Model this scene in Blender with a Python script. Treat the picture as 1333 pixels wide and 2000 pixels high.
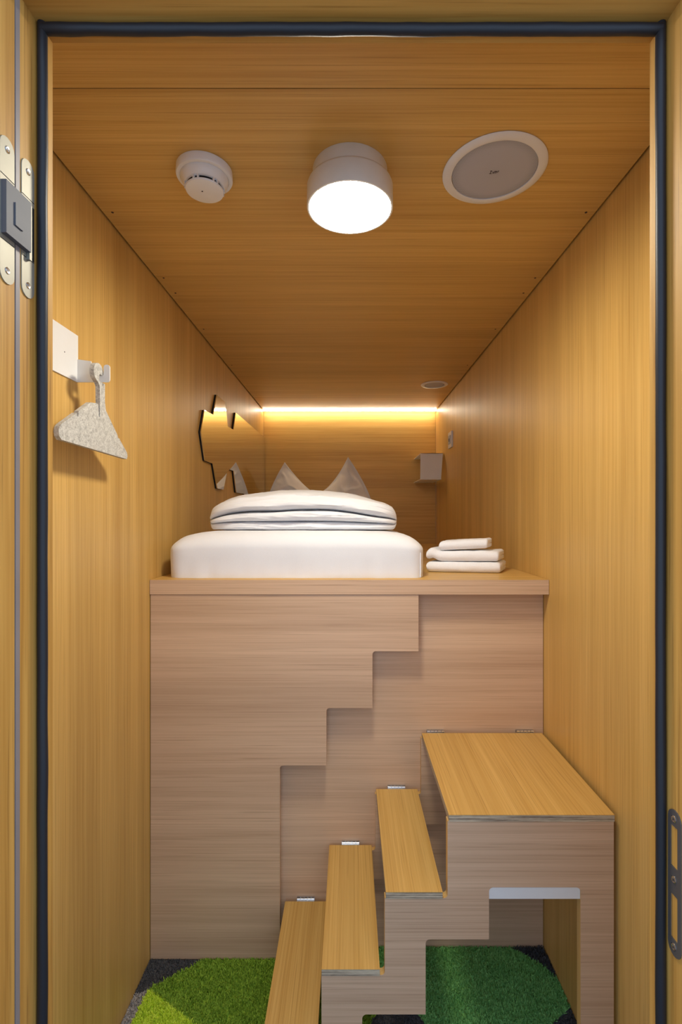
import bpy, bmesh, math, random
import numpy as np
from mathutils import Vector, Matrix, noise

for o in list(bpy.data.objects):
    bpy.data.objects.remove(o)
scene = bpy.context.scene
C = scene.collection

# ------------------------------------------------------------------ camera
EYE = 1.387                      # lens height; lens looks straight along +Y (shift lens)
cam_data = bpy.data.cameras.new('camera')
cam = bpy.data.objects.new('camera', cam_data)
C.objects.link(cam)
cam.location = (0, 0, EYE)
cam.rotation_euler = (math.pi / 2, 0, 0)
cam_data.sensor_fit = 'HORIZONTAL'
cam_data.sensor_width = 36
cam_data.lens = 950 / 1333 * 36
cam_data.shift_x = -17.5 / 1333
cam_data.shift_y = 9 / 1333
cam_data.clip_start = 0.02
scene.camera = cam

# ------------------------------------------------------------------ light
world = bpy.data.worlds.new('world')
scene.world = world
world.use_nodes = True
bg = world.node_tree.nodes['Background']
bg.inputs[0].default_value = (0.57, 0.74, 1.0, 1)
bg.inputs[1].default_value = 1.22
LAMP_STRENGTH = 82.0
LED_STRENGTH = 18.0
vs = scene.view_settings
vs.view_transform = 'Standard'
vs.look = 'None'
vs.gamma = 1
vs.use_curve_mapping = False
vs.exposure = 0.58

# ------------------------------------------------------------------ materials
def lin(c):
    def f(v):
        v /= 255
        return v / 12.92 if v <= 0.04045 else ((v + 0.055) / 1.055) ** 2.4
    return (f(c[0]), f(c[1]), f(c[2]), 1)

def new_mat(name):
    m = bpy.data.materials.new(name)
    m.use_nodes = True
    nt = m.node_tree
    b = nt.nodes['Principled BSDF']
    return m, nt, b

def coords(nt, scale, loc=(0, 0, 0)):
    tc = nt.nodes.new('ShaderNodeTexCoord')
    mp = nt.nodes.new('ShaderNodeMapping')
    mp.inputs['Scale'].default_value = scale
    mp.inputs['Location'].default_value = loc
    nt.links.new(tc.outputs['Object'], mp.inputs[0])
    return mp.outputs[0]

def noise_node(nt, vec, scale=1, detail=3, rough=0.55, dist=0):
    n = nt.nodes.new('ShaderNodeTexNoise')
    n.inputs['Scale'].default_value = scale
    n.inputs['Detail'].default_value = detail
    n.inputs['Roughness'].default_value = rough
    n.inputs['Distortion'].default_value = dist
    nt.links.new(vec, n.inputs['Vector'])
    return n.outputs['Fac']

def ramp(nt, fac, stops):
    r = nt.nodes.new('ShaderNodeValToRGB')
    e = r.color_ramp.elements
    while len(e) < len(stops):
        e.new(0.5)
    for i, (p, c) in enumerate(stops):
        e[i].position = p
        e[i].color = c
    nt.links.new(fac, r.inputs[0])
    return r.outputs[0]

def mix(nt, fac, a, b, mode='MIX'):
    n = nt.nodes.new('ShaderNodeMix')
    n.data_type = 'RGBA'
    n.blend_type = mode
    for s, v in ((n.inputs[0], fac), (n.inputs[6], a), (n.inputs[7], b)):
        if hasattr(v, 'is_linked'):
            nt.links.new(v, s)
        else:
            s.default_value = v
    return n.outputs[2]

def bump(nt, b, h, strength=0.1, dist=0.001):
    n = nt.nodes.new('ShaderNodeBump')
    n.inputs['Strength'].default_value = strength
    n.inputs['Distance'].default_value = dist
    nt.links.new(h, n.inputs['Height'])
    nt.links.new(n.outputs[0], b.inputs['Normal'])

def wood(name, axis, light, dark, pore, seed=0, rough=0.42, fine=240, along=1.3, flame=0.0):
    m, nt, b = new_mat(name)
    def sc(ac, al):
        s = [ac, ac, ac]
        s[axis] = al
        return s
    off = (seed * 3.7, seed * 1.9, seed * 5.3)
    broad = noise_node(nt, coords(nt, sc(9, 0.35), off), 1, 2)
    mid = noise_node(nt, coords(nt, sc(45, 0.9), off), 1, 3, 0.6, flame)
    finen = noise_node(nt, coords(nt, sc(fine, along), off), 1, 3, 0.6)
    pores = noise_node(nt, coords(nt, sc(fine * 2.0, along * 3), off), 1, 2, 0.5)
    c1 = ramp(nt, mid, [(0.33, dark), (0.67, light)])
    c2 = ramp(nt, finen, [(0.35, dark), (0.62, light)])
    col = mix(nt, 0.5, c1, c2)
    bcol = ramp(nt, broad, [(0.3, (0.86, 0.84, 0.82, 1)), (0.7, (1.06, 1.06, 1.06, 1))])
    col = mix(nt, 1.0, col, bcol, 'MULTIPLY')
    pf = ramp(nt, pores, [(0.56, (0, 0, 0, 1)), (0.74, (0.6, 0.6, 0.6, 1))])
    col = mix(nt, pf, col, pore)
    nt.links.new(col, b.inputs['Base Color'])
    b.inputs['Roughness'].default_value = rough
    b.inputs['Specular IOR Level'].default_value = 0.35
    bump(nt, b, finen, 0.06, 0.0006)
    return m

W_L, W_D, W_P = lin((222, 181, 106)), lin((200, 155, 80)), lin((166, 122, 58))
F_L, F_D, F_P = lin((222, 187, 153)), lin((200, 163, 130)), lin((168, 131, 101))  # greyer wood for the fronts; cool doorway light partly put into the colour
M = {}
M['wood_x'] = wood('wood_grain_across', 0, W_L, W_D, W_P, 1)
M['wood_x2'] = wood('wood_grain_across_two', 0, W_L, W_D, W_P, 2)
M['wood_y'] = wood('wood_grain_deep', 1, W_L, W_D, W_P, 3)
M['wood_z'] = wood('wood_grain_upright', 2, W_L, W_D, W_P, 4)
M['wood_z2'] = wood('wood_grain_upright_two', 2, W_L, W_D, W_P, 5)
M['front_x'] = wood('cool_lit_oak_laminate', 0, F_L, F_D, F_P, 8)
O_L, O_D, O_P = lin((204, 156, 78)), lin((172, 120, 48)), lin((128, 84, 30))
M['oak_z'] = wood('oak_frame_upright', 2, O_L, O_D, O_P, 6, 0.58, 110, 1.6, 0.8)
M['oak_x'] = wood('oak_frame_across', 0, O_L, O_D, O_P, 7, 0.58, 110, 1.6, 0.8)

def plain(name, c, rough=0.5, metal=0.0, spec=0.4):
    m, nt, b = new_mat(name)
    n = noise_node(nt, coords(nt, (14, 14, 14)), 1, 3)
    col = mix(nt, 0.07, lin(c), ramp(nt, n, [(0.3, (0, 0, 0, 1)), (0.7, (1, 1, 1, 1))]), 'OVERLAY')
    nt.links.new(col, b.inputs['Base Color'])
    b.inputs['Roughness'].default_value = rough
    b.inputs['Metallic'].default_value = metal
    b.inputs['Specular IOR Level'].default_value = spec
    return m

M['white_metal'] = plain('white_powder_coat', (232, 230, 226), 0.45)
M['white_plastic'] = plain('white_plastic', (226, 224, 222), 0.35)
M['grille'] = plain('grey_grille', (188, 188, 190), 0.6)
M['housing'] = plain('pale_lamp_housing', (214, 208, 196), 0.5)
M['black'] = plain('black_gap', (14, 12, 11), 0.9)
M['rubber'] = plain('dark_rubber', (30, 30, 34), 0.5, 0, 0.4)
M['seal_grey'] = plain('grey_seal', (132, 122, 118), 0.5)
M['steel'] = plain('satin_steel', (150, 146, 132), 0.55, 0.55)
M['chrome'] = plain('polished_steel', (215, 215, 215), 0.2, 1.0)
M['dark_steel'] = plain('dark_steel', (104, 102, 102), 0.45, 0.6)
M['zinc'] = plain('grey_cast_zinc', (84, 84, 88), 0.6, 0.0)
M['wall_paint'] = plain('corridor_paint', (206, 200, 188), 0.8)
M['dark_dot'] = plain('dark_print', (66, 50, 46), 0.7)

def emit(name, c, s):
    m, nt, b = new_mat(name)
    b.inputs['Base Color'].default_value = (0.8, 0.8, 0.8, 1)
    b.inputs['Emission Color'].default_value = c
    b.inputs['Emission Strength'].default_value = s
    return m
M['lamp'] = emit('lit_diffuser', (1.0, 0.94, 0.80, 1), LAMP_STRENGTH)
M['led'] = emit('lit_led_strip', (1.0, 0.91, 0.72, 1), LED_STRENGTH)

m, nt, b = new_mat('mirror_glass')
b.inputs['Base Color'].default_value = (0.86, 0.87, 0.85, 1)
b.inputs['Metallic'].default_value = 1
b.inputs['Roughness'].default_value = 0.01
M['mirror'] = m

def fabric(name, c, scale=900, bs=0.15, wr=0.0):
    m, nt, b = new_mat(name)
    n = noise_node(nt, coords(nt, (scale, scale, scale)), 1, 2)
    col = mix(nt, 1.0, lin(c), ramp(nt, n, [(0.3, (0.94, 0.94, 0.94, 1)), (0.7, (1, 1, 1, 1))]), 'MULTIPLY')
    nt.links.new(col, b.inputs['Base Color'])
    b.inputs['Roughness'].default_value = 0.85
    b.inputs['Specular IOR Level'].default_value = 0.2
    b.inputs['Sheen Weight'].default_value = 0.15
    bump(nt, b, n, bs, 0.001)
    return m
M['linen'] = fabric('white_bed_linen', (236, 236, 238))
M['terry'] = fabric('white_terry', (250, 250, 252), 420, 0.6)

m, nt, b = new_mat('speckled_felt')
n1 = noise_node(nt, coords(nt, (330, 330, 330)), 1, 3, 0.7)
n2 = noise_node(nt, coords(nt, (90, 90, 90)), 1, 3, 0.6)
col = mix(nt, 0.5, ramp(nt, n1, [(0.36, lin((128, 124, 116))), (0.56, lin((206, 203, 194)))]),
          ramp(nt, n2, [(0.35, lin((160, 156, 148))), (0.6, lin((208, 205, 196)))]))
nt.links.new(col, b.inputs['Base Color'])
b.inputs['Roughness'].default_value = 0.95
bump(nt, b, n1, 0.5, 0.001)
M['felt'] = m

m, nt, b = new_mat('plywood_edge')
n1 = noise_node(nt, coords(nt, (5, 5, 420)), 1, 1)
n2 = noise_node(nt, coords(nt, (60, 60, 500)), 1, 3)
col = mix(nt, 0.35, ramp(nt, n1, [(0.4, lin((118, 100, 82))), (0.56, lin((206, 188, 158)))]),
          ramp(nt, n2, [(0.35, lin((130, 112, 92))), (0.65, lin((200, 184, 158)))]))
nt.links.new(col, b.inputs['Base Color'])
b.inputs['Roughness'].default_value = 0.6
M['ply'] = m
M['edge'] = wood('pale_panel_edge', 2, lin((222, 184, 118)), lin((204, 160, 92)), lin((180, 134, 70)), 9)

def pile_mat(name, a, bcol):
    m, nt, b = new_mat(name)
    n = noise_node(nt, coords(nt, (260, 260, 40)), 1, 2, 0.7)
    n2 = noise_node(nt, coords(nt, (22, 22, 5)), 1, 3)
    col = mix(nt, 0.7, ramp(nt, n2, [(0.3, lin(a)), (0.7, lin(bcol))]), ramp(nt, n, [(0.36, lin(a)), (0.62, lin(bcol))]))
    nt.links.new(col, b.inputs['Base Color'])
    b.inputs['Roughness'].default_value = 0.9
    b.inputs['Specular IOR Level'].default_value = 0.1
    return m
M['pile_lime'] = pile_mat('lime_green_pile', (196, 228, 44), (236, 250, 100))
M['pile_olive'] = pile_mat('leaf_green_pile', (118, 156, 44), (170, 200, 76))
M['pile_deep'] = pile_mat('deep_green_pile', (106, 170, 92), (156, 214, 128))
M['pile_char'] = pile_mat('charcoal_pile', (58, 58, 60), (96, 96, 98))
M['pile_grey'] = pile_mat('light_grey_pile', (140, 134, 130), (190, 184, 178))
M['carpet_base'] = pile_mat('charcoal_carpet', (52, 52, 54), (76, 76, 78))

# ------------------------------------------------------------------ mesh helpers
def finish(name, bm, mat, parent=None, smooth=None, bevel=0.0, seg=2):
    if bevel:
        es = [e for e in bm.edges if len(e.link_faces) == 2 and e.calc_face_angle(0) > 0.5]
        bmesh.ops.bevel(bm, geom=es, offset=bevel, segments=seg, affect='EDGES', profile=0.5, clamp_overlap=True)
    bmesh.ops.recalc_face_normals(bm, faces=bm.faces[:])
    me = bpy.data.meshes.new(name)
    bm.to_mesh(me)
    bm.free()
    return link(name, me, mat, parent, smooth)

def link(name, me, mat, parent=None, smooth=None):
    me.materials.append(M[mat] if isinstance(mat, str) else mat)
    if smooth is not None:
        me.shade_smooth()
        me.set_sharp_from_angle(angle=math.radians(smooth))
    o = bpy.data.objects.new(name, me)
    C.objects.link(o)
    if parent:
        attach(o, parent)
    return o

def world_of(o):
    mt = Matrix.Translation(o.location)
    if o.parent:
        return world_of(o.parent) @ o.matrix_parent_inverse @ mt
    return mt

def attach(o, parent):
    o.parent = parent
    o.matrix_parent_inverse = world_of(parent).inverted()

def thing(name, label, cat, loc, group=None):
    o = bpy.data.objects.new(name, None)
    o.empty_display_size = 0.05
    C.objects.link(o)
    o.location = loc
    return tag(o, label, cat, group)

def tag(o, label=None, cat=None, group=None, kind=None):
    if label: o['label'] = label
    if cat: o['category'] = cat
    if group: o['group'] = group
    if kind: o['kind'] = kind
    return o

def box(bm, x0, x1, y0, y1, z0, z1):
    v = [bm.verts.new((x, y, z)) for z in (z0, z1) for y in (y0, y1) for x in (x0, x1)]
    for f in ((0, 2, 3, 1), (4, 5, 7, 6), (0, 1, 5, 4), (2, 6, 7, 3), (0, 4, 6, 2), (1, 3, 7, 5)):
        bm.faces.new([v[i] for i in f])

def boxo(name, b6, mat, parent=None, bevel=0.0):
    bm = bmesh.new()
    box(bm, *b6)
    return finish(name, bm, mat, parent, None, bevel)

def place(axis, p, a):
    if axis == 0: return (a, p[0], p[1])
    if axis == 1: return (p[0], a, p[1])
    return (p[0], p[1], a)

def prism(bm, pts, axis, a0, a1):
    lo = [bm.verts.new(place(axis, p, a0)) for p in pts]
    hi = [bm.verts.new(place(axis, p, a1)) for p in pts]
    bm.faces.new(lo)
    bm.faces.new(hi[::-1])
    n = len(pts)
    for i in range(n):
        bm.faces.new((lo[i], lo[(i + 1) % n], hi[(i + 1) % n], hi[i]))

def fillet(pts, radii, seg=5):
    """round chosen corners of a 2D polygon; radii maps index -> radius"""
    out = []
    n = len(pts)
    for i, p in enumerate(pts):
        r = radii.get(i, 0)
        if not r:
            out.append(p)
            continue
        P = Vector(p); A = Vector(pts[i - 1]); B = Vector(pts[(i + 1) % n])
        da, db = (A - P).normalized(), (B - P).normalized()
        ang = da.angle(db)
        t = r / math.tan(ang / 2)
        cen = P + (da + db).normalized() * (r / math.sin(ang / 2))
        s, e = P + da * t - cen, P + db * t - cen
        tot = s.angle(e)
        for k in range(seg + 1):
            f = k / seg
            v = (s * math.sin((1 - f) * tot) + e * math.sin(f * tot)) / math.sin(tot)
            out.append(tuple(cen + v))
    return out

def lathe(bm, prof, cx, cy, z0, n=64):
    rings = []
    for r, z in prof:
        if r < 1e-6:
            rings.append([bm.verts.new((cx, cy, z0 + z))])
        else:
            rings.append([bm.verts.new((cx + r * math.cos(2 * math.pi * k / n), cy + r * math.sin(2 * math.pi * k / n), z0 + z)) for k in range(n)])
    for A, B in zip(rings, rings[1:]):
        for k in range(n):
            k2 = (k + 1) % n
            if len(A) == 1 and len(B) == 1: continue
            if len(A) == 1: bm.faces.new((A[0], B[k], B[k2]))
            elif len(B) == 1: bm.faces.new((A[k], B[0], A[k2]))
            else: bm.faces.new((A[k], B[k], B[k2], A[k2]))

def grid_faces(bm, rows, close=False):
    nr = len(rows)
    for i in range(nr - 1 if not close else nr):
        A, B = rows[i], rows[(i + 1) % nr]
        for j in range(len(A) - 1):
            bm.faces.new((A[j], A[j + 1], B[j + 1], B[j]))

# ------------------------------------------------------------------ the setting
XL, XR = -0.626, 0.6225
YB = 3.52                       # back wall
YF = 0.66                       # room side of the entrance wall
ZC = 2.150                      # ceiling

fl = tag(boxo('floor', (-1.6, 1.6, -1.4, 3.60, -0.05, 0.0), 'carpet_base'), kind='structure')
tag(boxo('wall_left', (XL - 0.03, XL, YF, 3.56, 0, 2.22), 'wood_z'), kind='structure')
tag(boxo('wall_right', (XR, XR + 0.03, YF, 3.56, 0, 2.22), 'wood_z2'), kind='structure')
tag(boxo('wall_back', (XL + 0.002, XR - 0.002, YB, YB + 0.03, 0, 2.22), 'wood_x2'), kind='structure')
ceil = tag(boxo('ceiling', (XL - 0.03, XR + 0.03, YF, 3.56, 2.185, 2.23), 'black'), kind='structure')
boxo('ceiling_panel', (XL + 0.007, XR - 0.007, 0.868, YB - 0.004, ZC, ZC + 0.018), 'wood_x', ceil, 0.0006)
boxo('ceiling_panel', (XL + 0.007, XR - 0.007, YF + 0.002, 0.8655, ZC, ZC + 0.018), 'wood_x2', ceil, 0.0006)
# small countersunk screws along both edges of the ceiling panel
sm = bmesh.new()
lathe(sm, [(0, 0), (0.0028, 0), (0.0034, 0.001)], 0, 0, -0.0009, 10)
sme = bpy.data.meshes.new('screw')
sm.to_mesh(sme); sm.free()
sme.materials.append(M['dark_dot'])
for y in (1.22, 1.555, 1.66, 1.98, 2.45):
    for x in (XL + 0.03, XR - 0.03):
        s = bpy.data.objects.new('screw', sme)
        C.objects.link(s)
        s.location = (x, y, ZC)
        s.parent = ceil

# entrance wall with its doorway, seen edge on from the corridor
bm = bmesh.new()
prism(bm, [(-1.6, 0), (-0.455, 0), (-0.455, 2.07), (0.46, 2.07), (0.46, 0), (1.6, 0), (1.6, 2.6), (-1.6, 2.6)], 1, 0.5785, YF)
tag(finish('wall_front', bm, 'wall_paint'), kind='structure')

# ------------------------------------------------------------------ door frame (oak, rebated)
fr = bpy.data.objects.new('trim_1', None)
C.objects.link(fr)
tag(fr, kind='structure')
JL, JR, JT = -0.393, 0.397, 2.007        # reveal planes
LL, LR, LT = -0.3853, 0.3886, 2.0004     # stop planes
bm = bmesh.new(); box(bm, -0.455, JL, 0.578, 0.619, 0, 2.07); finish('jamb', bm, 'oak_z', fr, None, 0.0015)
bm = bmesh.new(); box(bm, JR, 0.46, 0.578, 0.619, 0, 2.07); finish('jamb', bm, 'oak_z', fr, None, 0.0015)
bm = bmesh.new(); box(bm, JL, JR, 0.578, 0.619, JT, 2.07); finish('head_jamb', bm, 'oak_x', fr, None, 0.0015)
# door stop strips, mitred at the corners
def stop(name, pts, mat):
    bm = bmesh.new()
    prism(bm, pts, 1, 0.6185, 0.630)
    finish(name, bm, mat, fr, None, 0.0008)
stop('stop_strip', [(-0.455, 0), (LL, 0), (LL, LT), (-0.455, 2.07)], 'oak_z')
stop('stop_strip', [(LR, 0), (0.46, 0), (0.46, 2.07), (LR, LT)], 'oak_z')
stop('stop_strip', [(LL, LT), (LR, LT), (0.46, 2.07), (-0.455, 2.07)], 'oak_x')
# rear lining closing the reveal to the room side
bm = bmesh.new()
prism(bm, [(-0.455, 0), (LL - 0.024, 0), (LL - 0.024, LT + 0.034), (LR + 0.024, LT + 0.034), (LR + 0.024, 0), (0.46, 0), (0.46, 2.07), (-0.455, 2.07)], 1, 0.630, YF)
finish('rear_lining', bm, 'oak_z', fr)

def gasket(p0, p1, r, seed, sideways):
    bm = bmesh.new()
    n = 90
    rows = []
    for i in range(n + 1):
        f = i / n
        c = Vector(p0).lerp(Vector(p1), f)
        w = 0.0009 * noise.noise(Vector((f * 9, seed, 0))) + 0.0005 * noise.noise(Vector((f * 31, seed, 5)))
        c += Vector(sideways) * w
        row = []
        rr = r + 0.0006 * noise.noise(Vector((f * 14, seed, 9)))
        for k in range(12):
            a = 2 * math.pi * k / 12
            side = Vector(sideways)
            row.append(bm.verts.new(c + side * rr * math.cos(a) + Vector((0, 1, 0)) * rr * math.sin(a)))
        row.append(row[0])
        rows.append(row)
    grid_faces(bm, rows)
    bm.faces.new(rows[0][:12]); bm.faces.new(rows[-1][:12])
    finish('gasket', bm, 'rubber', fr, 60)
gasket((-0.3868, 0.6115, 0.0), (-0.3868, 0.6115, 2.0065), 0.0058, 1, (1, 0, 0))
gasket((0.3909, 0.6115, 0.0), (0.3909, 0.6115, 2.0065), 0.0058, 2, (1, 0, 0))
gasket((-0.3868, 0.6115, 1.9995), (0.3909, 0.6115, 1.9995), 0.0068, 3, (0, 0, 1))

# strike plate on the right jamb
def stadium(y0, y1, z0, z1, n=8):
    r = (y1 - y0) / 2
    cy = (y0 + y1) / 2
    p = [(cy + r * math.cos(a), z1 - r + r * math.sin(a)) for a in [math.pi * k / n for k in range(n + 1)]]
    q = [(cy + r * math.cos(a), z0 + r + r * math.sin(a)) for a in [math.pi + math.pi * k / n for k in range(n + 1)]]
    return p + q

def screw(parent, x, y, z, sx, r=0.0042):
    """countersunk cross-head screw whose axis is X"""
    bm = bmesh.new()
    n = 16
    rings = []
    for rr, dx in ((r, 0), (r, 0.0005), (r * 0.8, 0.0009), (r * 0.3, 0.0006)):
        rings.append([bm.verts.new((x + sx * dx, y + rr * math.cos(2 * math.pi * k / n), z + rr * math.sin(2 * math.pi * k / n))) for k in range(n)])
    for A, B in zip(rings, rings[1:]):
        for k in range(n):
            bm.faces.new((A[k], A[(k + 1) % n], B[(k + 1) % n], B[k]))
    bm.faces.new(rings[-1])
    s = finish('screw', bm, 'chrome', parent, 30)
    bm = bmesh.new()
    for a in (0.5, 0.5 + math.pi / 2):
        dy, dz = math.cos(a) * r * 0.5, math.sin(a) * r * 0.5
        wy, wz = -math.sin(a) * r * 0.13, math.cos(a) * r * 0.13
        prism(bm, [(y + dy + wy, z + dz + wz), (y - dy + wy, z - dz + wz), (y - dy - wy, z - dz - wz), (y + dy - wy, z + dz - wz)], 0, x + sx * 0.0006, x + sx * 0.00095)
    return s, bm

def full_screw(parent, x, y, z, sx, r=0.0042):
    s, bm = screw(parent, x, y, z, sx, r)
    finish('cross_slot', bm, 'dark_steel', parent)

sp = bpy.data.objects.new('strike_plate', None)
C.objects.link(sp); sp.location = (JR, 0.592, 0.85); sp.parent = fr
def strike(y0, y1, z0, z1):
    bm = bmesh.new()
    outer = stadium(y0, y1, z0, z1)
    # plate as three bridges and two rails around the two latch slots
    slots = [(0.987, 1.012), (0.0, 0.0)]
    s1 = (z1 - 0.070, z1 - 0.020)
    s2 = (z0 + 0.020, z0 + 0.074)
    ya, yb = y0 + 0.0055, y1 - 0.0050
    xa, xb = JR - 0.0016, JR
    r = (y1 - y0) / 2
    top = [p for p in outer if p[1] >= z1 - r - 1e-6]
    bot = [p for p in outer if p[1] <= z0 + r + 1e-6]
    prism(bm, top + [(y0, s1[1]), (y1, s1[1])], 0, xa, xb)
    prism(bm, [(y1, s2[0]), (y0, s2[0])] + bot, 0, xa, xb)
    box(bm, xa, xb, y0, y1, s2[1], s1[0])
    for s in (s1, s2):
        box(bm, xa, xb, y0, ya, s[0], s[1])
        box(bm, xa, xb, yb, y1, s[0], s[1])
    return bm, s1, s2, ya, yb
bm, s1, s2, ya, yb = strike(0.5815, 0.6045, 0.851, 1.029)
finish('plate', bm, 'dark_steel', sp)
for s in (s1, s2):
    boxo('latch_slot', (JR - 0.0004, JR + 0.0001, ya, yb, s[0], s[1]), 'oak_z', sp)
for z in (1.018, 0.944, 0.862):
    full_screw(sp, JR - 0.0016, 0.5935, z, -1)

# ------------------------------------------------------------------ door leaf, folded right back against the corridor wall
dr = bpy.data.objects.new('door_1', None)
C.objects.link(dr); dr.location = (JL, 0.55, 0)
tag(dr, kind='structure')
boxo('leaf', (-1.24, JL, 0.512, 0.5695, 0.006, 2.05), 'oak_z', dr, 0.0015)
boxo('seal_strip', (JL - 0.03, JL + 0.0008, 0.5705, 0.5775, 0.006, 2.05), 'seal_grey', dr, 0.0006)
hg = bpy.data.objects.new('hinge', None)
C.objects.link(hg); hg.location = (JL, 0.575, 1.737); attach(hg, dr)
def plate(y0, y1):
    for z0, z1 in ((1.653, 1.692), (1.778, 1.820)):
        pass
    bm = bmesh.new()
    prism(bm, stadium(y0, y1, 1.653, 1.820), 0, JL, JL + 0.0014)
    p = finish('plate', bm, 'steel', hg, 40)
    for z in (1.806, 1.668):
        full_screw(hg, JL + 0.0014, (y0 + y1) / 2, z, 1, 0.0038)
    return p
plate(0.5440, 0.5675)
plate(0.5800, 0.6030)
for y0, y1 in ((0.5440, 0.5675), (0.5800, 0.6030)):
    for z in (1.7735, 1.700):
        boxo('groove', (JL + 0.0012, JL + 0.0016, y0 + 0.0005, y1 - 0.0005, z, z + 0.0009), 'black', hg)
boxo('recess', (JL + 0.0010, JL + 0.0017, 0.588, 0.6025, 1.7015, 1.7675), 'black', hg)
boxo('arm', (JL + 0.0015, JL + 0.0075, 0.5455, 0.588, 1.706, 1.766), 'zinc', hg, 0.0012)
boxo('knuckle', (JL + 0.0065, JL + 0.0090, 0.5585, 0.5715, 1.722, 1.748), 'zinc', hg, 0.0010)
boxo('side_arm', (JL + 0.0012, JL + 0.0055, 0.588, 0.5925, 1.698, 1.764), 'steel', hg, 0.0008)

# ------------------------------------------------------------------ carpet patches with pile
rng = np.random.default_rng(7)
def inside(px, py, poly):
    c = np.zeros(len(px), bool)
    n = len(poly)
    for i in range(n):
        x0, y0 = poly[i]; x1, y1 = poly[(i + 1) % n]
        if y0 == y1: continue
        cond = ((y0 > py) != (y1 > py)) & (px < (x1 - x0) * (py - y0) / (y1 - y0) + x0)
        c ^= cond
    return c

def patch(poly, mat, h, dens, label=None):
    bm = bmesh.new()
    prism(bm, poly, 2, 0.0, 0.003)
    p = finish('carpet_patch', bm, mat, fl)
    if label: p['label'] = label
    a = np.array(poly)
    lo, hi = a.min(0), a.max(0)
    n = int((hi - lo).prod() * dens)
    x = rng.uniform(lo[0], hi[0], n); y = rng.uniform(lo[1], hi[1], n)
    k = inside(x, y, poly)
    x, y = x[k], y[k]
    n = len(x)
    ang = rng.uniform(0, 2 * np.pi, n)
    w = 0.0013
    hh = h * rng.uniform(0.7, 1.15, n)
    lx = rng.normal(0, 0.0032, n); ly = rng.normal(0, 0.0032, n)
    dx, dy = np.cos(ang) * w, np.sin(ang) * w
    z = np.full(n, 0.002)
    v = np.stack([np.stack([x - dx, y - dy, z], 1), np.stack([x + dx, y + dy, z], 1),
                  np.stack([x + lx + dx * .7, y + ly + dy * .7, z + hh], 1), np.stack([x + lx - dx * .7, y + ly - dy * .7, z + hh], 1)], 1).reshape(-1, 3)
    # keep the tufts inside the room
    v[:, 0] = np.clip(v[:, 0], XL + 0.001, XR - 0.001)
    me = bpy.data.meshes.new('pile')
    me.vertices.add(4 * n); me.vertices.foreach_set('co', v.ravel())
    me.loops.add(4 * n); me.loops.foreach_set('vertex_index', np.arange(4 * n))
    me.polygons.add(n); me.polygons.foreach_set('loop_start', np.arange(0, 4 * n, 4))
    me.update(); me.validate()
    q = link('pile', me, mat, p)
    tag(q, kind='stuff')

B = (-0.590, 1.423)
patch([B, (-0.25, 1.222), (-0.20, 0.95), (-0.50, 0.95), (-0.60, 1.15), (-0.596, 1.33)], 'pile_lime', 0.0085, 190000, 'lime green carpet patch')
patch([(-0.455, 1.519), B, (-0.25, 1.222), (-0.02, 1.10), (0.05, 1.20), (0.058, 1.33), (0.12, 1.42), (0.03, 1.56), (-0.215, 1.56), (-0.215, 1.519)], 'pile_olive', 0.0085, 190000, 'leaf green carpet patch')
patch([(0.03, 1.56), (0.12, 1.42), (0.20, 1.34), (0.24, 1.20), (0.50, 1.20), (0.556, 1.33), (0.621, 1.37), (0.621, 1.448), (0.598, 1.494), (0.517, 1.56)], 'pile_deep', 0.0085, 190000, 'deep green carpet patch')
patch([(-0.455, 1.519), (-0.625, 1.519), (-0.625, 1.405), B], 'pile_char', 0.005, 110000, 'charcoal carpet patch')
patch([(0.517, 1.56), (0.621, 1.56), (0.621, 1.448), (0.598, 1.494)], 'pile_char', 0.010, 120000, 'charcoal carpet patch')
patch([(0.12, 1.42), (0.058, 1.33), (0.05, 1.20), (0.24, 1.20), (0.20, 1.34)], 'pile_char', 0.005, 110000, 'charcoal carpet patch')
patch([(0.621, 1.37), (0.556, 1.33), (0.50, 1.20), (0.621, 1.20)], 'pile_char', 0.005, 110000, 'charcoal carpet patch')
patch([(-0.625, 1.405), B, (-0.596, 1.33), (-0.60, 1.15), (-0.625, 1.05)], 'pile_grey', 0.006, 120000, 'light grey carpet patch')

# ------------------------------------------------------------------ bunk platform
bed = thing('bunk_platform', 'high oak veneer bunk base with stepped front panel beside the folding stair', 'bunk', (0, 2.5, 0))
YP = 1.520                       # front of the stepped panel
YR = 1.562                       # recessed panel
boxo('platform_board', (XL + 0.0015, XR - 0.0015, YP - 0.0015, YB - 0.001, 1.1438, 1.1895), 'wood_x', bed, 0.0008)
boxo('edge_band', (XL + 0.0015, XR - 0.0015, YP - 0.003, YP - 0.0015, 1.1440, 1.1893), 'front_x', bed, 0.0006)  # front face in the cooler tone, doorway light partly in its colour
pts = [(XL + 0.0025, 0.004), (-0.2192, 0.004), (-0.2192, 0.6094), (-0.0736, 0.6094), (-0.0736, 0.7886), (0.0704, 0.7886),
       (0.0704, 0.9662), (0.2144, 0.9662), (0.2144, 1.1428), (XL + 0.0025, 1.1428)]
pts = fillet(pts, {2: 0.010, 4: 0.010, 6: 0.010})
bm = bmesh.new()
prism(bm, pts, 1, YP, YP + 0.018)
finish('stepped_front_panel', bm, 'front_x', bed, None)
boxo('recessed_panel', (XL + 0.02, XR - 0.002, YR, YR + 0.018, 0.004, 1.1428), 'front_x', bed)
boxo('panel_spacer', (XL + 0.02, -0.24, YP + 0.018, YR, 0.004, 1.1428), 'edge', bed)
boxo('panel_spacer', (-0.24, 0.05, YP + 0.018, YR, 1.0, 1.1428), 'edge', bed)

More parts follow.
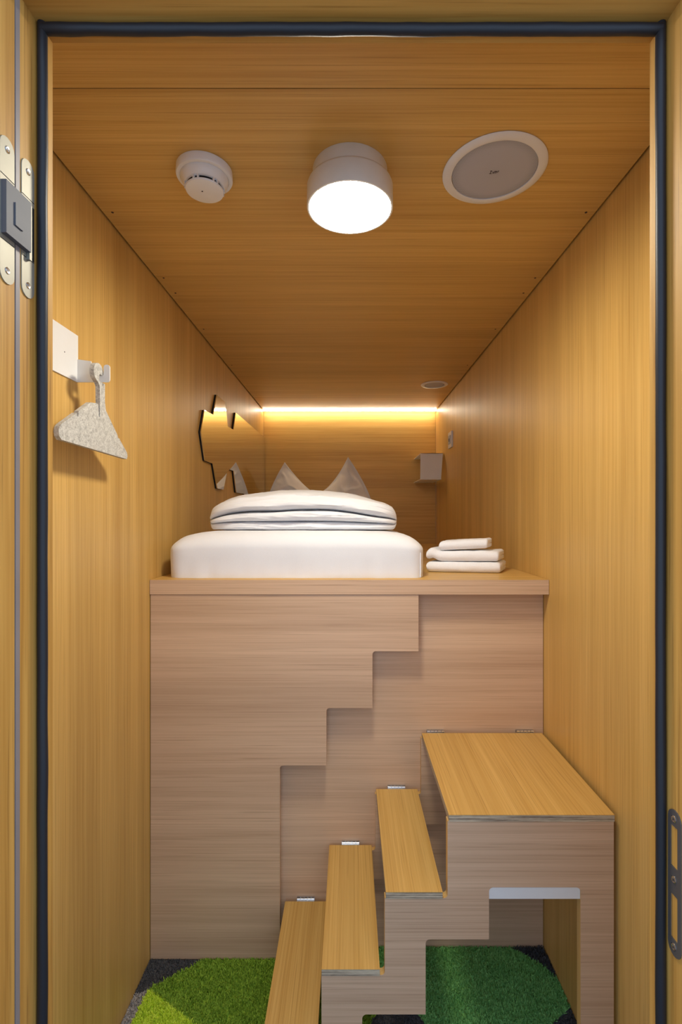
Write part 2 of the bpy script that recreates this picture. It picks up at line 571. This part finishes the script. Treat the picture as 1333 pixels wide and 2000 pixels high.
# ------------------------------------------------------------------ folding stair
st = thing('folding_stair', 'folding plywood stair with four hinged treads in front of the bunk', 'stair', (0.2, 1.34, 0))
ZT = (0.164, 0.343, 0.521, 0.699)
TX = ((-0.206, -0.0765), (-0.0655, 0.0690), (0.0830, 0.2140), (0.2285, 0.6110))
TH = 0.0165
Y0S, Y1S = 1.122, 1.546
sil = [(0.611, ZT[3] - TH), (0.611, 0.002), (0.534, 0.002), (0.534, 0.529), (0.322, 0.529), (0.322, 0.409), (0.1753, 0.409),
       (0.1753, 0.235), (0.0284, 0.235), (0.0284, 0.058), (-0.118, 0.058), (-0.118, 0.002), (-0.208, 0.002), (-0.208, ZT[0] - TH),
       (-0.066, ZT[0] - TH), (-0.066, ZT[1] - TH), (0.0805, ZT[1] - TH), (0.0805, ZT[2] - TH), (0.226, ZT[2] - TH), (0.226, ZT[3] - TH)]
sil0 = list(sil)
sil = fillet(sil, {3: 0.010, 4: 0.010, 6: 0.010, 8: 0.010, 10: 0.010, 14: 0.008, 16: 0.008, 18: 0.008})
rear = fillet([(0.611, ZT[3] - TH), (0.611, 0.409)] + sil0[6:], {2: 0, 4: 0.010, 6: 0.010, 10: 0.008, 12: 0.008, 14: 0.008})
def stringer(name, y0, y1, mats, outline):
    bm = bmesh.new()
    prism(bm, outline, 1, y0, y1)
    o = finish(name, bm, mats[0], st)
    o.data.materials.append(M[mats[1]])
    for f in o.data.polygons:
        if abs(f.normal.y) < 0.5:
            f.material_index = 1
    return o
stringer('front_panel', 1.1255, 1.1435, ('front_x', 'edge'), sil)
stringer('rear_panel', 1.546, 1.561, ('front_x', 'edge'), rear)
bm = bmesh.new()
prism(bm, fillet([(0.3222, 0.501), (0.5338, 0.501), (0.5338, 0.5285), (0.3222, 0.5285)], {2: 0.009, 3: 0.009}), 1, 1.1275, 1.1405)
finish('cross_plate', bm, 'white_metal', st, None, 0.0006)['label'] = 'white metal plate in the stair cutout'

for i, ((x0, x1), z) in enumerate(zip(TX, ZT)):
    t = boxo('tread', (x0, x1, Y0S, Y1S, z - TH + 0.0006, z - 0.0012), 'ply', st, 0.0004)
    boxo('veneer', (x0, x1, Y0S, Y1S, z - 0.0012, z), 'wood_y', t, 0.0003)
    cx = [(x0 + x1) / 2] if i < 3 else [x0 + 0.045, x1 - 0.052]
    for c in cx:
        hn = bpy.data.objects.new('hinge', None)
        C.objects.link(hn); hn.location = (c, Y1S, z); attach(hn, t)
        L = 0.056
        bm = bmesh.new()
        n = 12
        kn = 5
        for k in range(kn):
            xa = c - L / 2 + L * k / kn + 0.0006
            xb = c - L / 2 + L * (k + 1) / kn - 0.0006
            prism(bm, [(1.5505 + 0.0034 * math.cos(2 * math.pi * q / n), z + 0.0035 + 0.0034 * math.sin(2 * math.pi * q / n)) for q in range(n)], 0, xa, xb)
        box(bm, c - L / 2, c + L / 2, 1.5560, 1.5612, z - 0.004, z + 0.006)
        box(bm, c - L / 2, c + L / 2, 1.546, 1.5545, z - 0.002, z + 0.0004)
        finish('barrel', bm, 'chrome', hn, 40)

# ------------------------------------------------------------------ soft goods helpers
def soft_box(name, c, h, r, n, amp, freq, mat, parent=None, seed=0, fn=None, flat=True):
    """rounded box on a dense grid; r = (rx, ry, rz top)"""
    bm = bmesh.new()
    vd = {}
    nx, ny, nz = n
    def vert(i, j, k):
        key = (i, j, k)
        if key in vd: return vd[key]
        p = [(2 * i / nx - 1) * h[0], (2 * j / ny - 1) * h[1], (2 * k / nz - 1) * h[2]]
        q = [max(-(h[a] - r[a]), min(h[a] - r[a], p[a])) for a in range(3)]
        if flat and p[2] < 0: q[2] = p[2]
        d = Vector([(p[a] - q[a]) / r[a] for a in range(3)])
        if d.length > 1e-9:
            mx = max(abs(d.x), abs(d.y), abs(d.z))
            d = d.normalized() * mx
        P = Vector([q[a] + d[a] * r[a] for a in range(3)])
        if fn: P = fn(P)
        w = noise.noise(P * freq + Vector((seed, seed * 2, 0))) + 0.5 * noise.noise(P * freq * 2.3 + Vector((0, seed, 3)))
        fl_ = 1.0 if P.z > -h[2] * 0.9 else 0.0
        nd = Vector((P.x / h[0], P.y / h[1], P.z / h[2]))
        P = P + nd.normalized() * amp * w * fl_ if nd.length > 0 else P
        vd[key] = bm.verts.new(Vector(c) + P)
        return vd[key]
    for (a, b_, cst, dims) in (('x', 'y', 'z', (nx, ny, nz)), ('x', 'z', 'y', (nx, nz, ny)), ('y', 'z', 'x', (ny, nz, nx))):
        for side in (0, dims[2]):
            for i in range(dims[0]):
                for j in range(dims[1]):
                    quad = []
                    for (u, v) in ((i, j), (i + 1, j), (i + 1, j + 1), (i, j + 1)):
                        ix = {a: u, b_: v, cst: side}
                        quad.append(vert(ix['x'], ix['y'], ix['z']))
                    bm.faces.new(quad)
    return finish(name, bm, mat, parent, 70)

# ------------------------------------------------------------------ mattress
mat_z0, mat_z1 = 1.1895, 1.336
ma = thing('mattress', 'thick white sheeted mattress lying on the bunk platform', 'mattress', (-0.174, 2.53, mat_z0))
def tuck(P):
    # sheet puckers where it tucks under, mattress crown slightly domed
    f = max(0, -P.z / 0.073)
    P = Vector(P)
    if P.y < -0.9:
        P.y += 0.007 * f * noise.noise(Vector((P.x * 24, 0, 1))) + 0.003 * f
    if P.z > 0:
        P.z += 0.004 * (1 - (P.x / 0.416) ** 2) - 0.030 * (P.z / 0.0735) * max(0, (abs(P.x) - 0.27) / 0.146) ** 2
        P.z -= 0.012 * (P.z / 0.0735) * max(0, (-P.y - 0.90) / 0.078) ** 2
    return P
soft_box('sheet', (-0.174, 2.535, (mat_z0 + mat_z1) / 2 + 0.0005), (0.416, 0.978, 0.0735), (0.055, 0.05, 0.05), (64, 74, 18), 0.0016, 9, 'linen', ma, 3, tuck)
bm = bmesh.new()
# sewn seam down the near right corner
rows = []
for i in range(13):
    z = mat_z0 + 0.001 + 0.080 * i / 12
    cx, cy = 0.2290, 1.5745
    row = [bm.verts.new((cx + 0.0022 * math.cos(a) + 0.001 * noise.noise(Vector((0, 0, z * 60))), cy + 0.0022 * math.sin(a), z)) for a in [2 * math.pi * k / 6 for k in range(6)]]
    rows.append(row + [row[0]])
grid_faces(bm, rows)
finish('seam', bm, 'linen', ma, 60)

# ------------------------------------------------------------------ folded duvet
def duvet():
    bm = bmesh.new()
    x0, x1 = -0.492, 0.166
    yf, yb = 1.615, 2.12
    z0 = mat_z1 + 0.006
    nu, nv = 130, 120
    rows = []
    for i in range(nu + 1):
        u = -1 + 2 * i / nu
        u = max(-1.0, min(1.0, math.sin(u * math.pi / 2) * 0.35 + u * 0.65))
        x = (x0 + x1) / 2 + u * (x1 - x0) / 2
        e = (1 - abs(u) ** 5.0) ** 0.5                 # plan rounding at the ends
        e2 = (1 - abs(u) ** 2.6) ** 0.60               # height swelling
        H = 0.064 + (0.075 - 0.012 * max(0, u) + 0.004 * noise.noise(Vector((x * 7, 3, 3)))) * e2
        row = []
        close = min(1, max(0, (1 - abs(u)) / 0.05))    # folds close up at the rolled ends
        for j in range(nv):
            t = j / nv
            nz = noise.noise(Vector((x * 5, t * 6, 2))) * 0.7 + noise.noise(Vector((x * 12, t * 16, 7))) * 0.45 + 0.5 * ((1 - abs(noise.noise(Vector((x * 8, t * 22, 5))))) ** 5 - 0.4)
            if t < 0.45:                               # front face, bottom to top
                s = t / 0.45
                c1 = 0.26 + 0.045 * noise.noise(Vector((x * 6, 1, 1))) + 0.03 * u * u
                c2 = 0.60 + 0.085 * noise.noise(Vector((x * 6, 4, 1))) - 0.05 * u * u
                if s < c1:
                    q = s / c1; dep = 0.020 * math.sqrt(max(0, 1 - (2 * q - 1) ** 2)) - 0.004
                elif s < c2:
                    q = (s - c1) / (c2 - c1); dep = 0.032 * math.sqrt(max(0, 1 - (2 * q - 1) ** 2)) - 0.002
                else:
                    q = (s - c2) / (1 - c2); dep = 0.034 * math.sqrt(max(0, 1 - (2 * min(q, 0.62) / 0.62 * 0.5 + 0) ** 2 if q < 0.31 else 1)) if False else 0.036 * math.sin(min(1.0, q * 2.1) * math.pi / 2) - 0.055 * max(0, q - 0.35) ** 1.5
                crease = math.exp(-((s - c2) / 0.022) ** 2) * 0.040 + math.exp(-((s - c1) / 0.020) ** 2) * 0.016
                y = yf + 0.030 - dep * (0.4 + 0.6 * e) + crease * close
                z = z0 + H * (s * 0.80)
                if s > 0.72:
                    z = z0 + H * (0.80 * s + 0.05 * ((s - 0.72) / 0.28) ** 1.5)
                y -= 0.008 * nz
                y_end = (yf + yb) / 2
                y = y_end + (y - y_end) * (0.62 + 0.38 * e)
            elif t < 0.78:                             # top, front to back
                s = (t - 0.45) / 0.33
                ye = (yf + yb) / 2
                ya = yf + 0.030 - (0.036 - 0.055 * 0.65 ** 1.5) * (0.4 + 0.6 * e)
                y = ya + s * (yb - 0.01 - ya)
                y = ye + (y - ye) * (0.62 + 0.38 * e)
                z = z0 + H * (0.85 + 0.17 * math.sin(math.pi * min(1, s * 1.15) ** 0.75 * 0.87 + 0.0)) + 0.006 * nz
            elif t < 0.90:                             # back
                s = (t - 0.78) / 0.12
                ye = (yf + yb) / 2
                zt = z0 + H * (0.85 + 0.17 * math.sin(math.pi * 0.87))
                y = yb - 0.01 + 0.03 * math.sin(math.pi * s)
                y = ye + (y - ye) * (0.62 + 0.38 * e)
                z = zt + (z0 - zt) * s
            else:                                      # underside
                s = (t - 0.90) / 0.10
                ye = (yf + yb) / 2
                y = yb - 0.01 + (yf + 0.03 - yb + 0.01) * s
                y = ye + (y - ye) * (0.62 + 0.38 * e)
                z = z0
            # ends: squeeze height towards the roll's middle so the ends are rounded
            k = max(0, 1 - max(0, (abs(u) - 0.94) / 0.06) ** 2.0) ** 0.5
            zm = z0 + 0.036
            z = zm + (z - zm) * max(0.05, k)
            row.append(bm.verts.new((x, y, z)))
        rows.append(row + [row[0]])
    grid_faces(bm, rows)
    bm.faces.new(rows[0][:-1]); bm.faces.new(rows[-1][:-1])
    o = finish('folded_duvet', bm, 'linen', None, 70)
    return o
dv = tag(duvet(), 'puffy white folded duvet lying across the mattress', 'duvet')

# ------------------------------------------------------------------ pillow stood on edge, chopped in the middle
def pillow():
    bm = bmesh.new()
    n = 64
    y0 = 3.26
    zb = mat_z1 + 0.012
    def top(s):
        # pointed corners with a deep dent between them
        X = -0.230 + s * 0.217
        if s < 0:
            q = (1 + s)
            z = 1.760 - 0.215 * (1 - (1 - q) ** 1.35)
        else:
            q = (1 - s)
            z = 1.795 - 0.250 * (1 - (1 - q) ** 1.75)
        return X, z
    front, back = [], []
    for j in range(n + 1):
        t = j / n
        fr_, bk = [], []
        for i in range(n + 1):
            s = -1 + 2 * i / n
            Xt, Zt = top(s)
            Xb = -0.20 + s * 0.375
            cur = t ** 1.25
            side = 0.018 * math.sin(math.pi * t) * s
            x = Xb + (Xt - Xb) * cur + side
            z = zb + (Zt - zb) * t
            a = min(1, max(0, (1 - abs(s)) / 0.92 - 0.045)); b2 = min(1, max(0, (1 - abs(2 * t - 1)) / 0.94 - 0.04))
            th = 0.078 * (1 - (1 - a) ** 3.4) ** 0.7 * (1 - (1 - b2) ** 3.6) ** 0.7
            wr = noise.noise(Vector((x * 13, z * 10, 1))) * 0.6 + noise.noise(Vector((x * 34, z * 26, 4))) * 0.35
            dent = 0.03 * math.exp(-((s + 0.05) / 0.25) ** 2) * t
            lean = 0.10 * (t - 0.5) + 0.02 * abs(s) * t
            lean += 0.010 * noise.noise(Vector((x * 9, z * 14, 8)))
            rid = 1 - abs(noise.noise(Vector((x * 11 + z * 6, z * 9 - x * 4, 2))))
            th2 = th + (0.012 * wr + 0.016 * (rid ** 4 - 0.5)) * min(1, th / 0.015)
            fr_.append(bm.verts.new((x, y0 + lean - max(0.0018, th2 - dent * min(1, th / 0.04)), z)))
            bk.append(bm.verts.new((x, y0 + lean + max(0.0018, th), z)))
        front.append(fr_); back.append(bk)
    grid_faces(bm, front); grid_faces(bm, back)
    for rows_i in (0, n):
        for i in range(n):
            bm.faces.new((front[rows_i][i], front[rows_i][i + 1], back[rows_i][i + 1], back[rows_i][i]))
    for col_i in (0, n):
        for j in range(n):
            bm.faces.new((front[j][col_i], front[j + 1][col_i], back[j + 1][col_i], back[j][col_i]))
    return finish('pillow', bm, 'linen', None, 80)
tag(pillow(), 'white pillow stood upright behind the duvet, two pointed corners up', 'pillow')

# ------------------------------------------------------------------ folded towels
def towel(x0, x1, y0, y1, z0, h, seed, bend, label):
    bm = bmesh.new()
    half = h / 2
    prof = []
    n = 10
    # C-shaped fold: rounded fold towards the room, open edge at the back
    for k in range(n + 1):
        a = -math.pi / 2 - math.pi * k / n
        prof.append((y0 + half + half * math.cos(a), half + half * math.sin(a)))
    for k in range(1, 8):
        prof.append((y0 + half + (y1 - y0 - half) * k / 7, h))
    prof += [(y1, h * 0.54), (y1 - 0.01, h * 0.53)]
    for k in range(1, 6):
        prof.append((y1 - (y1 - y0 - half) * k / 5, h * (0.53 - 0.01 * k / 5)))
    prof.append((y0 + half * 0.92, h * 0.5))
    for k in range(5, 0, -1):
        prof.append((y1 - (y1 - y0 - half) * k / 5, h * (0.47 + 0.01 * k / 5)))
    prof += [(y1 - 0.01, h * 0.46), (y1 - 0.004, h * 0.45), (y1 - 0.003, 0.0)]
    for k in range(6, 0, -1):
        prof.append((y0 + half + (y1 - y0 - half) * k / 7, 0))
    m_ = len(prof)
    nx = 40
    rows = []
    for i in range(nx + 1):
        f = i / nx
        x = x0 + (x1 - x0) * f
        ed = min(f, 1 - f) * (x1 - x0)
        sh = 1 - 0.28 * max(0, 1 - ed / 0.010) ** 2
        row = []
        for (y, z) in prof:
            w = noise.noise(Vector((x * 18, y * 18 + seed, z * 30))) * 0.5 + noise.noise(Vector((x * 55, y * 50, z * 60 + seed))) * 0.25
            zz = h / 2 + (z - h / 2) * sh + bend(f) * 1.0 + (0.0035 * w if z > h * 0.1 else 0)
            yy = y + 0.004 * w + 0.004 * noise.noise(Vector((x * 9, seed, 0)))
            xx = x + 0.003 * noise.noise(Vector((y * 30, z * 60, seed)))
            xx += 0.30 * (y - y0)
            ca, sa = math.cos(-0.16), math.sin(-0.16)
            mx, my = (x0 + x1) / 2, y0 + 0.06
            row.append(bm.verts.new((mx + (xx - mx) * ca - (yy - my) * sa, my + (xx - mx) * sa + (yy - my) * ca, z0 + zz)))
        rows.append(row + [row[0]])
    grid_faces(bm, rows)
    for e in (0, -1):
        f_ = bm.faces.new(rows[e][:-1])
    bmesh.ops.triangulate(bm, faces=[f for f in bm.faces if len(f.verts) > 4])
    o = finish('folded_towel', bm, 'terry', None, 75)
    return tag(o, label, 'towel', 'towels stacked on the bunk platform')
PZ = 1.1897
towel(0.280, 0.532, 1.705, 1.83, PZ, 0.037, 1, lambda f: 0.0, 'folded white towel at the bottom of the stack')
towel(0.280, 0.528, 1.710, 1.83, PZ + 0.0375, 0.037, 7, lambda f: 0.012 * math.exp(-((f - 0.07) / 0.07) ** 2) + 0.003 * f, 'wide folded white towel in the middle of the stack')
towel(0.325, 0.490, 1.712, 1.80, PZ + 0.0765, 0.034, 13, lambda f: 0.010 * f, 'small folded white towel on top of the stack')

# ------------------------------------------------------------------ ceiling lamp
LY = 1.072
lp = thing('ceiling_lamp', 'round pale drum ceiling lamp with lit white disc', 'lamp', (0, LY, ZC))
bm = bmesh.new()
lathe(bm, [(0, 0), (0.081, 0), (0.082, -0.002), (0.082, -0.036), (0, -0.036)], 0, LY, ZC, 96)
finish('mounting_ring', bm, 'housing', lp, 40)
bm = bmesh.new()
lathe(bm, [(0.080, -0.033), (0.088, -0.0335), (0.0925, -0.036), (0.0945, -0.041), (0.0945, -0.084), (0.0938, -0.086), (0.0905, -0.086), (0.0898, -0.085), (0.0898, -0.0715), (0.0, -0.0715)], 0, LY, ZC, 96)
finish('housing', bm, 'housing', lp, 40)
bm = bmesh.new()
lathe(bm, [(0, -0.0925), (0.030, -0.0918), (0.060, -0.0893), (0.080, -0.0858), (0.0896, -0.0825), (0.0896, -0.072), (0, -0.072)], 0, LY, ZC, 96)
finish('diffuser', bm, 'lamp', lp, 40)

# ------------------------------------------------------------------ smoke detector
SX, SY = -0.3205, 1.072
sd = thing('smoke_detector', 'white domed smoke detector on the ceiling', 'smoke detector', (SX, SY, ZC))
bm = bmesh.new()
lathe(bm, [(0, 0), (0.0590, 0), (0.0600, -0.001), (0.0605, -0.016), (0.0590, -0.0185), (0.0525, -0.0190), (0.0520, -0.0180), (0, -0.0180)], SX, SY, ZC, 72)
finish('base_ring', bm, 'white_plastic', sd, 35)
bm = bmesh.new()
lathe(bm, [(0.0512, -0.0150), (0.0512, -0.0205), (0.0500, -0.0250), (0.0465, -0.0310), (0.0435, -0.0350), (0.0425, -0.0362), (0.0400, -0.0370), (0, -0.0370)], SX, SY, ZC, 72)
finish('dome', bm, 'white_plastic', sd, 35)
bm = bmesh.new()
lathe(bm, [(0, -0.0365), (0.0375, -0.0365), (0.0375, -0.0440), (0, -0.0440)], SX, SY, ZC, 48)
finish('smoke_inlet', bm, 'black', sd, 35)
bm = bmesh.new()
lathe(bm, [(0, -0.0432), (0.0405, -0.0428), (0.0412, -0.0440), (0.0400, -0.0468), (0.036, -0.0480), (0.010, -0.0488), (0, -0.0489)], SX, SY, ZC, 72)
finish('cap', bm, 'white_plastic', sd, 35)
for k in range(6):
    a = math.radians(-100 + 60 * k)
    for da in (-0.12, 0.12):
        bm = bmesh.new()
        ca, sa = math.cos(a + da), math.sin(a + da)
        q = [(0.0335, -0.0016), (0.0425, -0.0016), (0.0425, 0.0016), (0.0335, 0.0016)]
        prism(bm, [(SX + r * ca - t * sa, SY + r * sa + t * ca) for r, t in q], 2, ZC - 0.0450, ZC - 0.0340)
        finish('strut', bm, 'white_plastic', sd)
bm = bmesh.new()
lathe(bm, [(0, -0.0485), (0.0016, -0.0485), (0.0016, -0.0494), (0, -0.0494)], SX - 0.004, SY - 0.004, ZC, 12)
finish('indicator', bm, 'dark_dot', sd)

# ------------------------------------------------------------------ ceiling speakers
def speaker(x, y, R, rin, label, logo):
    t = thing('ceiling_speaker', label, 'speaker', (x, y, ZC))
    bm = bmesh.new()
    lathe(bm, [(R - 0.004, 0), (R, -0.0008), (R, -0.0020), (R - 0.003, -0.0042), (rin + 0.003, -0.0052), (rin, -0.0046), (rin, -0.0005)], x, y, ZC, 96)
    finish('rim', bm, 'white_plastic', t, 35)
    bm = bmesh.new()
    lathe(bm, [(0, -0.0040), (rin * 0.6, -0.0037), (rin - 0.0008, -0.0028), (rin - 0.0008, -0.0006), (0, -0.0006)], x, y, ZC, 96)
    finish('grille', bm, 'mesh_grille', t, 35)
    if logo:
        # small dark badge lettering, too worn to read
        bm = bmesh.new()
        def bar(x0, y0, x1, y1, w=0.0011):
            d = Vector((x1 - x0, y1 - y0)); d.normalize()
            nrm = Vector((-d.y, d.x)) * w / 2
            P = [(x + x0 + nrm.x, y + y0 + nrm.y), (x + x1 + nrm.x, y + y1 + nrm.y), (x + x1 - nrm.x, y + y1 - nrm.y), (x + x0 - nrm.x, y + y0 - nrm.y)]
            prism(bm, P, 2, ZC - 0.0046, ZC - 0.0038)
        for s in ((-.009, -.004, -.005, -.004), (-.007, -.004, -.007, .004), (-.009, .004, -.004, .004), (-.003, -.002, -.001, .004), (-.001, .004, .0015, -.004),
                  (.003, -.004, .003, .004), (.003, -.003, .006, -.003), (.006, -.003, .006, .003), (.0085, -.005, .0085, .001), (.0085, -.004, .010, -.004)):
            bar(*s)
        finish('badge', bm, 'dark_dot', t)
    return t
m, nt, b = new_mat('perforated_grille')
vec = coords(nt, (1, 1, 1))
vo = nt.nodes.new('ShaderNodeTexVoronoi')
vo.inputs['Scale'].default_value = 420
vo.inputs['Randomness'].default_value = 0.0
nt.links.new(vec, vo.inputs['Vector'])
col = ramp(nt, vo.outputs['Distance'], [(0.28, lin((96, 96, 104))), (0.42, lin((178, 178, 186)))])
nt.links.new(col, b.inputs['Base Color'])
b.inputs['Roughness'].default_value = 0.55
M['mesh_grille'] = m
speaker(0.3175, 1.072, 0.1115, 0.0915, 'large round white ceiling speaker with grey grille beside the lamp', True)
speaker(0.488, 2.81, 0.078, 0.058, 'small round white ceiling speaker near the back wall', False)

# ------------------------------------------------------------------ LED strip along the back
ld = thing('led_strip_light', 'thin lit LED strip along the top of the back wall', 'light', (0, 3.478, ZC))
boxo('diffuser', (XL + 0.004, XR - 0.004, 3.462, 3.476, ZC - 0.0125, ZC - 0.001), 'led', ld)
boxo('profile_rail', (XL + 0.004, XR - 0.004, 3.4610, 3.4618, ZC - 0.0155, ZC - 0.0115), 'zinc', ld)
boxo('profile_back', (XL + 0.004, XR - 0.004, 3.461, 3.477, ZC - 0.001, ZC - 0.0001), 'zinc', ld)

# ------------------------------------------------------------------ mirror on the left wall
def onwall(px, py, X):
    D = X * 950 / (px - 684)
    return (D, EYE - (py - 1009) * D / 950)
mp = [(424.3, 771), (440, 785), (442.5, 806), (445.5, 833), (456.5, 839.5), (461, 806)]
def mk(pl): return [onwall(a, b_, XL + 0.012) for a, b_ in pl]
poly = mk(mp)
poly += [(3.512, 1.957), (3.512, 1.47), (2.98, 1.50)]
poly += mk([(477, 964.5), (462, 962), (457, 920), (449, 917), (444, 921), (437, 956.5), (425, 954), (417, 906), (401, 899.5), (393, 844), (400, 801), (417, 810)])
bm = bmesh.new()
prism(bm, poly, 0, XL + 0.008, XL + 0.012)
mo = finish('pane', bm, 'mirror', None)
mr = thing('wall_mirror', 'jagged animal shaped frameless mirror on the wall beside the bed', 'mirror', (XL, 2.8, 1.5))
attach(mo, mr)
cen = Vector((sum(p[0] for p in poly) / len(poly), sum(p[1] for p in poly) / len(poly)))
bm = bmesh.new()
prism(bm, [(p[0], p[1]) for p in poly], 0, XL + 0.0002, XL + 0.0079)
finish('backing', bm, 'black', mr)

# ------------------------------------------------------------------ white metal corner shelf by the bed
sh = thing('wall_shelf', 'small white folded metal shelf in the back corner above the bed', 'shelf', (0.54, 3.36, 1.64))
SD1, SD2 = 3.20, 3.519
ex0, ex1 = 0.465, 0.609
bm = bmesh.new()
prism(bm, [(ex0 - 0.002, 1.634), (ex1 - 0.009, 1.634), (ex1 + 0.003, 1.804), (ex0, 1.804)], 1, SD1, SD1 + 0.003)
finish('front_plate', bm, 'white_metal', sh, None, 0.0006)
boxo('top_plate', (ex0, ex1 + 0.002, SD1, SD2, 1.801, 1.804), 'white_metal', sh, 0.0006)
boxo('bottom_plate', (ex0 - 0.002, ex1 - 0.006, SD1, SD2, 1.631, 1.634), 'white_metal', sh, 0.0006)

# ------------------------------------------------------------------ switch on the right wall
sw = thing('wall_switch', 'small white light switch on the wall near the shelf', 'switch', (XR, 2.985, 1.857))
boxo('frame', (XR - 0.010, XR - 0.0002, 2.937, 3.033, 1.809, 1.906), 'white_plastic', sw, 0.002)
boxo('rocker', (XR - 0.014, XR - 0.0095, 2.957, 3.013, 1.832, 1.883), 'grille', sw, 0.0015)
boxo('marker', (XR - 0.0145, XR - 0.0135, 2.975, 2.995, 1.846, 1.866), 'dark_dot', sw)

# ------------------------------------------------------------------ hook and felt hanger on the left wall
hk = thing('coat_hook', 'white bent metal coat hook with square plate', 'hook', (XL, 1.06, 1.694))
boxo('plate', (XL + 0.0002, XL + 0.0032, 1.006, 1.1135, 1.694, 1.8005), 'white_metal', hk, 0.0010)
arm = [(XL + 0.0032, 1.694), (-0.549, 1.694), (-0.549, 1.734), (-0.563, 1.734), (-0.563, 1.7085), (-0.586, 1.7085), (-0.592, 1.742), (XL + 0.0032, 1.746)]
arm = fillet(arm, {1: 0.006, 2: 0.0065, 3: 0.0065, 4: 0.004, 5: 0.006}, 5)
bm = bmesh.new()
prism(bm, arm, 1, 1.1105, 1.1135)
finish('arm', bm, 'white_metal', hk, None, 0.0006)
bm = bmesh.new()
prism(bm, [(1.0605 + 0.0014 * math.cos(a), 1.746 + 0.0014 * math.sin(a)) for a in [2 * math.pi * k / 10 for k in range(10)]], 0, XL + 0.003, XL + 0.0036)
finish('screw', bm, 'dark_dot', hk)

pl = [(0.953, 1.5375), (1.2315, 1.5325), (1.236, 1.5400), (1.233, 1.5490), (1.190, 1.5790), (1.186, 1.5780), (1.183, 1.5850), (1.1265, 1.6325),
      (1.122, 1.650), (1.122, 1.6925), (1.098, 1.6925), (1.0955, 1.700), (1.098, 1.7088), (1.116, 1.7088)]
cy, cz, rr = 1.0945, 1.7105, 0.0215
pl += [(cy + rr * math.cos(a), cz + rr * math.sin(a)) for a in [math.radians(2 + 225 * k / 22) for k in range(23)]]
pl += [(1.0925, 1.6885), (1.0985, 1.682), (1.0995, 1.640), (1.0990, 1.6120), (1.0950, 1.6120), (1.0925, 1.638), (1.0870, 1.6400), (1.0600, 1.6360), (1.0140, 1.6070), (1.0120, 1.5950), (1.0080, 1.5950), (1.0060, 1.6020),
       (0.9520, 1.5680), (0.9455, 1.5610), (0.9435, 1.5530), (0.9455, 1.5440)]
bm = bmesh.new()
prism(bm, pl, 0, -0.5755, -0.5655)
ho = finish('felt_hanger', bm, 'felt', None, None, 0.0006, 1)
tag(ho, 'speckled grey felt coat hanger hanging from the white hook', 'hanger')
